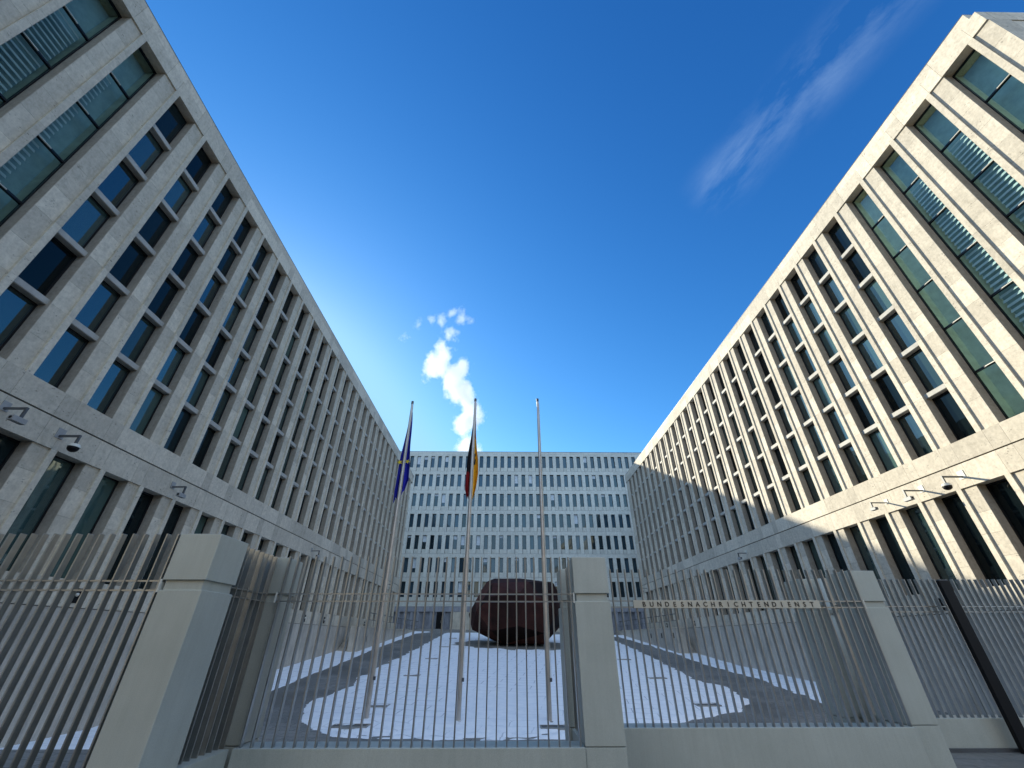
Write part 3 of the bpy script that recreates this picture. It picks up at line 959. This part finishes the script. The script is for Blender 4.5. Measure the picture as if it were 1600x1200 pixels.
fence_panel(1.51, 6.24, 7.96, 'steel bar fence panel that carries the lettered band', first=1.60)
fence_panel(6.76, 14.5, 9.35, 'steel bar fence panel at the right edge, crossed by the black post', zb=-1.225, pitch=0.128)
fence_panel(5.72, 6.76, 0, 'short return of fence bars behind the nearest pillar', along='y', xfix=-3.50)
fence_panel(7.27, 7.94, 0, 'short return of fence bars behind the middle pillar', along='y', xfix=1.08)
fence_panel(8.72, 9.34, 0, 'short return of fence bars behind the right pillar', along='y', xfix=6.55)
def round_post(x, y, label):
    root = thing('round_post', label, 'post', (x, y, STREET))
    b = MB(); b.tube((x, y, STREET - 1), (x, y, 1.02), .085, .085, M['steel'], 28); b.build('shaft', root, smooth=True)
    b = MB(); b.tube((x, y, 0.40), (x, y, 0.47), .10, .10, M['steel'], 28); b.build('collar', root)
round_post(-3.66, 6.30, 'round steel post between the two left pillars')
round_post(6.36, 9.05, 'round steel post between the two right pillars')
def low_wall(x0, x1, y0, y1, top, label, ledge=False):
    root = thing('low_wall', label, 'low wall', ((x0 + x1) / 2, y0, STREET))
    b = MB(); x = x0
    while x < x1 - .01:
        xe = min(x + 6.5, x1)
        b.box(x + .003, xe - .003, y0, y1, STREET - .05, top, M['steel']); x = xe
    b.build('wall', root, bevel=0.004)
    if ledge:
        b = MB(); b.box(x0, x1, y0 - .06, y0 - .002, STREET - .05, STREET + .05, M['dark_metal']); b.build('kick_plate', root)
low_wall(-9.6, -3.852, 5.06, 5.45, -1.2, 'low steel clad wall under the left fence panel')
low_wall(-3.33, 0.998, 6.64, 7.05, ZB, 'low steel clad wall under the fence in front of the flagpoles')
low_wall(1.512, 6.238, 7.93, 8.35, ZB, 'low steel clad wall under the lettered fence panel')
low_wall(6.76, 14.5, 9.31, 9.7, -1.225, 'low steel clad wall under the right edge fence panel', True)
low_wall(-3.60, -3.36, 5.71, 6.63, ZB, 'short low wall running back from the nearest pillar')
low_wall(1.0, 1.30, 7.26, 7.92, ZB, 'short low wall running back from the middle pillar')
low_wall(6.4, 6.70, 8.71, 9.30, ZB, 'short low wall running back from the right pillar')
t = thing('black_post', 'thick black post standing before the fence at the right edge', 'post', (8.95, 9.05, STREET))
b = MB(); b.box(8.84, 9.05, 9.10, 9.18, STREET, 1.0, M['black']); b.build('shaft', t, bevel=.006)
b = MB(); b.box(8.85, 9.04, 9.11, 9.17, 1.001, 1.02, M['dark_metal']); b.build('cap', t)

# lettered band
t = thing('name_sign', 'long pale metal band with spaced capital letters on the fence', 'sign', (3.8, 7.95, .44))
b = MB(); b.box(2.19, 5.42, 7.925, 7.955, 0.434, 0.556, M['plate']); b.build('plate', t, bevel=.002)
dg = bpy.context.evaluated_depsgraph_get()
for i, ch in enumerate('BUNDESNACHRICHTENDIENST'):
    cu = bpy.data.curves.new('letter', 'FONT'); cu.body = ch; cu.size = 0.103; cu.extrude = 0.003
    cu.align_x = 'CENTER'; cu.offset = 0.0015
    tmp = bpy.data.objects.new('tmp', cu); COL.objects.link(tmp)
    bpy.context.view_layer.update(); dg.update()
    me = bpy.data.meshes.new_from_object(tmp.evaluated_get(dg))
    bpy.data.objects.remove(tmp); bpy.data.curves.remove(cu)
    me.materials.clear(); me.materials.append(M['letter']); me.name = 'letter'
    o = bpy.data.objects.new('letter', me); COL.objects.link(o); o.parent = t
    o.location = (2.37 + 0.1322 * i - 3.8, 7.9215 - 7.95, 0.459 - .44)
    o.rotation_euler = (R(90), 0, 0)

# ------------------------------------------------------------------ flagpoles and flags
def flagpole(x, y, label):
    z = gz(x, y)
    root = thing('flagpole', label, 'flagpole', (x, y, z))
    b = MB(); b.tube((x, y, z), (x, y, 5), .095, .075, M['pole'], 24, False); b.tube((x, y, 5), (x, y, 10.7), .075, .05, M['pole'], 24, False); b.build('pole', root, smooth=True)
    b = MB(); b.tube((x, y, 10.7), (x, y, 10.86), .065, .065, M['dark_metal'], 20); b.build('cap', root)
    b = MB(); b.tube((x + .09, y - .06, z + 1.3), (x + .06, y - .03, 10.6), .007, .007, M['cam_light'], 6); b.tube((x + .125, y - .06, z + 1.3), (x + .075, y - .03, 10.6), .007, .007, M['cam_light'], 6); b.build('halyard', root)
    b = MB(); b.box(x + .06, x + .15, y - .08, y - .04, z + 1.2, z + 1.32, M['dark_metal']); b.build('cleat', root)
    b = MB(); b.tube((x, y, z), (x, y, z + .05), .16, .16, M['dark_metal'], 20); b.build('base', root)
    return root
PX = [(-5.11, 19.34), (-1.70, 19.01), (1.61, 18.97)]
flagpole(*PX[0], 'left flagpole carrying the blue flag')
flagpole(*PX[1], 'middle flagpole carrying the black, red and gold flag')
flagpole(*PX[2], 'right flagpole without a flag')

def interp(tab, t):
    for (a, *va), (b_, *vb) in zip(tab[:-1], tab[1:]):
        if a <= t <= b_:
            k = (t - a) / (b_ - a)
            return [p + (q - p) * k for p, q in zip(va, vb)]
    return tab[-1][1:]
def flag_cloth(x, y, ztop, zbl, zbr, tab, nl, nr, colour, mats, nm, label):
    """limp cloth hanging behind and around the pole; tab gives left and right half widths by height"""
    NT = 60
    V = []; F = []; MI = []
    nj = 40
    for i in range(NT + 1):
        t = i / NT
        wl_, wr_ = interp(tab, t)
        for j in range(nj + 1):
            u = j / nj
            s = -1 + 2 * u
            xx = (-wl_ * (-s) ** 0.85) if s < 0 else wr_ * s ** 0.85
            zb_ = zbl + (zbr - zbl) * u
            # slanted lower hem: cloth corner hangs lowest at its folds
            hem = 0.16 * math.sin(u * 9.0) * t
            zz = ztop + (zb_ - ztop) * t + hem
            fold = math.sin(u * math.pi * 5 + 0.8 * math.sin(t * 3)) * (0.03 + 0.10 * t) + math.sin(u * math.pi * 11 + t * 2) * 0.02
            V.append((x + xx + 0.02 * math.sin(t * 9 + u * 7), y + 0.11 + 0.10 * t + fold, zz))
    for i in range(NT):
        for j in range(nj):
            a = i * (nj + 1) + j
            F.append((a, a + 1, a + nj + 2, a + nj + 1))
            MI.append(colour((i + .5) / NT, (j + .5) / nj))
    me = bpy.data.meshes.new(nm); me.from_pydata([(v[0] - x, v[1] - y, v[2] - ztop) for v in V], [], F)
    for m in mats: me.materials.append(m)
    me.polygons.foreach_set('material_index', MI)
    me.polygons.foreach_set('use_smooth', [True] * len(F))
    o = bpy.data.objects.new(nm, me); COL.objects.link(o); o.location = (x, y, ztop)
    sd = o.modifiers.new('cloth', 'SOLIDIFY'); sd.thickness = 0.006
    return tag(o, label, 'flag')
# columns: height, left half width, right half width
fl = flag_cloth(PX[0][0], PX[0][1], 10.3, 5.42, 6.0, [(0, .06, .04), (.25, .14, .13), (.5, .24, .22), (.7, .30, .27), (.88, .34, .30), (1, .30, .16)], 3, 2,
                lambda t, u: 0, [M['c_blue']], 'european_flag', 'blue flag with yellow stars hanging limp on the left flagpole')
def star(cx, y, cz, r, rot, parent):
    b = MB(); pts = []
    for k in range(10):
        a = rot + math.pi / 2 + math.pi * k / 5; rr = r if k % 2 == 0 else r * 0.42
        pts.append((cx + rr * math.cos(a), y, cz + rr * math.sin(a)))
    n = len(pts); i0 = len(b.v)
    b.v += pts + [(p[0], p[1] + .004, p[2]) for p in pts] + [(cx, y, cz)]
    k = b.mat(M['c_star'])
    for q in range(n):
        b.f.append((i0 + q, i0 + (q + 1) % n, i0 + 2 * n)); b.mi.append(k)
        b.f.append((i0 + q, i0 + n + q, i0 + n + (q + 1) % n, i0 + (q + 1) % n)); b.mi.append(k)
    me = b.mesh('star', PX[0] + (10.3,))
    o = bpy.data.objects.new('star', me); COL.objects.link(o); o.parent = parent
star(PX[0][0] - .20, PX[0][1] + .03, 7.42, .145, .3, fl)
star(PX[0][0] + .17, PX[0][1] + .03, 7.46, .13, -.4, fl)
star(PX[0][0] - .27, PX[0][1] + .06, 6.2, .0001, .9, fl) if False else None
def ger(t, u):
    if u < 0.5: return 0 if t < 0.74 - 0.1 * (0.5 - u) else 1
    if t < 0.30 + 0.25 * (0.62 - u): return 1
    if 0.46 < t < 0.60 and 0.56 < u < 0.74 and not (0.50 < t < 0.53 and u > 0.68): return 0
    if 0.60 <= t < 0.66 and 0.52 < u < 0.62: return 1
    return 2
flag_cloth(PX[1][0], PX[1][1], 9.8, 5.55, 5.45, [(0, .05, .05), (.2, .13, .10), (.45, .22, .24), (.55, .25, .30), (.7, .28, .30), (.88, .32, .22), (1, .18, .12)], 3, 2, ger,
           [M['c_black'], M['c_red'], M['c_gold']], 'national_flag', 'black, red and gold flag hanging limp on the middle flagpole')

# ------------------------------------------------------------------ sculpture: faceted boulder of dark steel
def sculpture():
    import bmesh
    cx, cy = 1.0, 50.0
    gl = gz(cx, cy)
    P = [(-3.95, 50, 2.15), (-3.2, 49.4, 3.45), (-2.7, 50.2, 4.5), (-2.1, 50, 5.3), (-1.3, 49, 5.5), (1.5, 48.8, 5.5), (3.5, 49, 5.3), (5.2, 49.6, 5.12), (5.6, 50, 4.5),
         (6.15, 50.3, 2.95), (5.95, 50, 1.2), (5.0, 50, .35), (3.9, 49.0, gl + .05), (-.2, 48.6, gl + .05), (-2.0, 49.6, .1), (-3.5, 49.6, .75),
         (-3.0, 47.2, 2.3), (-1.5, 46.2, 3.5), (1.4, 45.8, 3.9), (3.8, 46.4, 3.3), (5.2, 47.6, 2.0), (1.2, 46.6, 1.0), (-1.4, 47.2, .6), (3.9, 47.4, .4), (-1.4, 47.4, 4.9), (2.4, 47.2, 5.0),
         (-2.6, 53.5, 2.6), (0, 54.8, 3.4), (3.6, 54.2, 3.0), (5.4, 52.6, 2.2), (1, 53.4, gl + .2), (3.4, 52.4, gl + .05), (-.6, 52.2, gl + .05), (0, 52.8, 5.2), (3.2, 52.4, 5.0), (-1.8, 52, 4.8)]
    bm = bmesh.new()
    for p in P: bm.verts.new((p[0] - cx, p[1] - cy, p[2] - gl))
    bmesh.ops.convex_hull(bm, input=bm.verts)
    bmesh.ops.delete(bm, geom=[v for v in bm.verts if not v.link_faces], context='VERTS')
    bmesh.ops.dissolve_limit(bm, angle_limit=R(4), verts=bm.verts, edges=bm.edges)
    bmesh.ops.split_edges(bm, edges=bm.edges)
    me = bpy.data.meshes.new('boulder_sculpture'); bm.to_mesh(me); bm.free()
    me.materials.append(M['rust'])
    o = bpy.data.objects.new('boulder_sculpture', me); COL.objects.link(o); o.location = (cx, cy, gl)
    tag(o, 'huge dark red faceted boulder sculpture in the middle of the court', 'sculpture')
sculpture()

# ------------------------------------------------------------------ ground hatches
def hatch(x, y, w, l, label, grp=None):
    root = thing('ground_hatch', label, 'hatch', (x, y, gz(x, y)), grp)
    sl_ = math.atan((gz(x, y + .5) - gz(x, y - .5)))
    b = MB(); b.box(x - w / 2, x + w / 2, y - l / 2, y + l / 2, gz(x, y) + .062, gz(x, y) + .085, M['dark_metal']); o = b.build('lid', root)
    c = MB()
    z = gz(x, y)
    for (a, d, e, f) in ((x - w / 2 - .05, x + w / 2 + .05, y - l / 2 - .05, y - l / 2), (x - w / 2 - .05, x + w / 2 + .05, y + l / 2, y + l / 2 + .05), (x - w / 2 - .05, x - w / 2, y - l / 2, y + l / 2), (x + w / 2, x + w / 2 + .05, y - l / 2, y + l / 2)):
        c.box(a, d, e, f, z - .2, z + .10, M['bar'])
    c.build('rim', root)
hatch(-5.3, 18.2, 1.15, .45, 'long floor hatch in the snow below the blue flag, close to the fence')
hatch(1.75, 18.0, 1.0, .45, 'long floor hatch in the snow by the flagless pole')
for i, (x, y, w) in enumerate([(-5.2, 21.3, .75), (-5.4, 29.2, .8), (-5.55, 37.2, .8), (-5.75, 45.6, .8), (-5.95, 54.5, .8)]):
    hatch(x, y, w, .6, ['first', 'second', 'third', 'fourth', 'fifth'][i] + ' hatch from the fence in the left row across the snow', 'square hatches in two rows in the snow')
for i, (x, y, w) in enumerate([(8.5, 21.7, .9), (8.9, 29.4, .9), (9.5, 39.4, .9)]):
    hatch(x, y, w, .6, ['first', 'second', 'third'][i] + ' hatch from the fence in the right row across the snow', 'square hatches in two rows in the snow')

# ------------------------------------------------------------------ security cameras on brackets
def wall_camera(side, Wx, y, z, reach, kind, label, s=1.0):
    s *= 0.85; reach *= 0.85
    root = thing('security_camera', label, 'security camera', (side * Wx, y, z), 'security cameras on wall brackets')
    X = lambda d: side * (Wx - d)          # d metres out from the wall
    b = MB(); b.box(X(0.0), X(.02), y - .13 * s, y + .13 * s, z - .17 * s, z + .15 * s, M['cam_light'] if side > 0 else M['cam_grey']); b.build('wall_plate', root)
    b = MB(); b.box(X(.021), X(reach), y - .03, y + .03, z - .12 * s, z - .06 * s, M['dark_metal'])
    b.box(X(reach - .06), X(reach), y - .03, y + .03, z - .42 * s, z - .121 * s, M['dark_metal']); b.build('arm', root)
    h = MB()
    if kind == 'dome':
        h.ball((X(reach - .02), y, z - .50 * s), .15 * s, M['black'], 18, 12, .85)
        o = h.build('dome', root, smooth=True)
        k = MB(); k.tube((X(reach - .02), y, z - .47 * s), (X(reach - .02), y, z - .37 * s), .165 * s, .12 * s, M['cam_light'], 18); k.build('hood', root)
    else:
        h.box(X(reach - .14), X(reach + .02), y - .24 * s, y + .20 * s, z - .60 * s, z - .43 * s, M['cam_grey']); o = h.build('housing', root, bevel=.01)
        k = MB(); k.tube((X(reach - .06), y - .245 * s, z - .515 * s), (X(reach - .06), y - .24 * s, z - .515 * s), .05 * s, .05 * s, M['black'], 14); k.build('lens', root)
wall_camera(-1, 14, 10.2, 5.5, .8, 'box', 'security camera at the left edge of the photo on the left wing')
wall_camera(-1, 14, 11.9, 5.45, .8, 'dome', 'black dome security camera over the left wing base window, second from the left edge', 1.15)
wall_camera(-1, 14, 17.0, 5.45, .7, 'box', 'small box security camera on the left wing, above the nearest fence pillar')
wall_camera(-1, 14, 31.5, 5.4, .7, 'box', 'security camera on the left wing, half way along the court')
wall_camera(-1, 14, 53.2, 5.4, .7, 'box', 'farthest security camera on the left wing near the pale block')
wall_camera(1, 17.75, 15.2, 5.42, 1.0, 'dome', 'sunlit dome security camera nearest to the viewer on the right wing', 1.15)
wall_camera(1, 17.75, 17.0, 5.42, 1.0, 'box', 'middle one of three sunlit security cameras on the right wing', 1.0)
wall_camera(1, 17.75, 18.9, 5.42, .95, 'box', 'leftmost of three sunlit security cameras on the right wing', .8)
wall_camera(1, 17.75, 32.0, 5.4, .8, 'box', 'security camera on the shaded part of the right wing belt course')
wall_camera(1, 17.75, 57.0, 5.4, .8, 'box', 'farthest security camera on the right wing near the pale block')

# ------------------------------------------------------------------ steam plume rising behind the block
def plume():
    Yp = 260.0; k = Yp / 300.0
    sph = [(-27, 112, 9), (-30, 122, 10), (-31, 133, 11), (-34, 143, 12), (-33, 152, 14), (-30, 161, 14), (-36, 169, 13), (-39, 179, 15), (-45, 189, 15), (-50, 197, 14), (-58, 203, 15),
           (-66, 199, 11), (-64, 210, 11), (-57, 217, 10), (-41, 200, 12), (-60, 228, 7), (-55, 236, 5)]
    wisps = [(-84, 252, 9), (-72, 258, 10), (-64, 256, 10), (-53, 243, 8), (-44, 260, 9), (-36, 254, 9), (-96, 238, 7), (-50, 268, 7)]
    m = bpy.data.materials.new('steam'); m.use_nodes = True
    t = m.node_tree; t.nodes.clear()
    o_ = N(t, 'ShaderNodeOutputMaterial'); pv = N(t, 'ShaderNodeVolumePrincipled')
    pv.inputs['Color'].default_value = (1, 1, 1, 1); pv.inputs['Anisotropy'].default_value = 0.1
    P = pos(t)
    def group(lst, amp, soft):
        n1 = noise_tex(t, 0.075, 8, 0.68, vec=P)
        prev = None
        for (x, z, r) in lst:
            r = r * 0.73
            d = N(t, 'ShaderNodeVectorMath', operation='DISTANCE')
            t.links.new(P, d.inputs[0]); d.inputs[1].default_value = (x * k, Yp, z * k)
            s = N(t, 'ShaderNodeMath', operation='SUBTRACT'); t.links.new(d.outputs['Value'], s.inputs[0]); s.inputs[1].default_value = r * k
            if prev is None: prev = s
            else:
                mn = N(t, 'ShaderNodeMath', operation='SMOOTH_MIN'); mn.inputs[2].default_value = 3.0
                t.links.new(prev.outputs[0], mn.inputs[0]); t.links.new(s.outputs[0], mn.inputs[1]); prev = mn
        nm = N(t, 'ShaderNodeMath', operation='MULTIPLY_ADD')
        t.links.new(n1.outputs[0], nm.inputs[0]); nm.inputs[1].default_value = amp; nm.inputs[2].default_value = -amp * 0.5
        ad = N(t, 'ShaderNodeMath', operation='ADD'); t.links.new(prev.outputs[0], ad.inputs[0]); t.links.new(nm.outputs[0], ad.inputs[1])
        mr_ = N(t, 'ShaderNodeMapRange'); mr_.inputs['From Min'].default_value = 0.5; mr_.inputs['From Max'].default_value = -soft
        t.links.new(ad.outputs[0], mr_.inputs['Value'])
        return mr_.outputs[0]
    a = group(sph, 34, 8.0); b_ = group([(x, z, r * 0.62) for x, z, r in wisps], 34, 7.0)
    ma = N(t, 'ShaderNodeMath', operation='MULTIPLY'); t.links.new(a, ma.inputs[0]); ma.inputs[1].default_value = 0.26
    mb = N(t, 'ShaderNodeMath', operation='MULTIPLY'); t.links.new(b_, mb.inputs[0]); mb.inputs[1].default_value = 0.12
    mx = N(t, 'ShaderNodeMath', operation='MAXIMUM'); t.links.new(ma.outputs[0], mx.inputs[0]); t.links.new(mb.outputs[0], mx.inputs[1])
    t.links.new(mx.outputs[0], pv.inputs['Density']); t.links.new(pv.outputs[0], o_.inputs['Volume'])
    m.cycles.volume_step_rate = 0.12
    # domain follows the bent plume
    b = MB(); b.box(-104 * k, -12 * k, Yp - 20, Yp + 20, 98 * k, 280 * k, m)
    o = b.build('steam_plume', origin=(-30, Yp, 98 * k))
    o['kind'] = 'stuff'; o['label'] = 'white steam plume rising behind the pale block'; o['category'] = 'steam'
    ch = thing('chimney', 'chimney hidden behind the pale block, source of the white steam', 'chimney', (-27 * k, Yp, gz(0, 70)))
    c = MB(); c.tube((-27 * k, Yp, 0), (-27 * k, Yp, 96 * k), 3.2, 2.4, M['concrete'], 24); c.build('stack', ch, smooth=True)
plume()
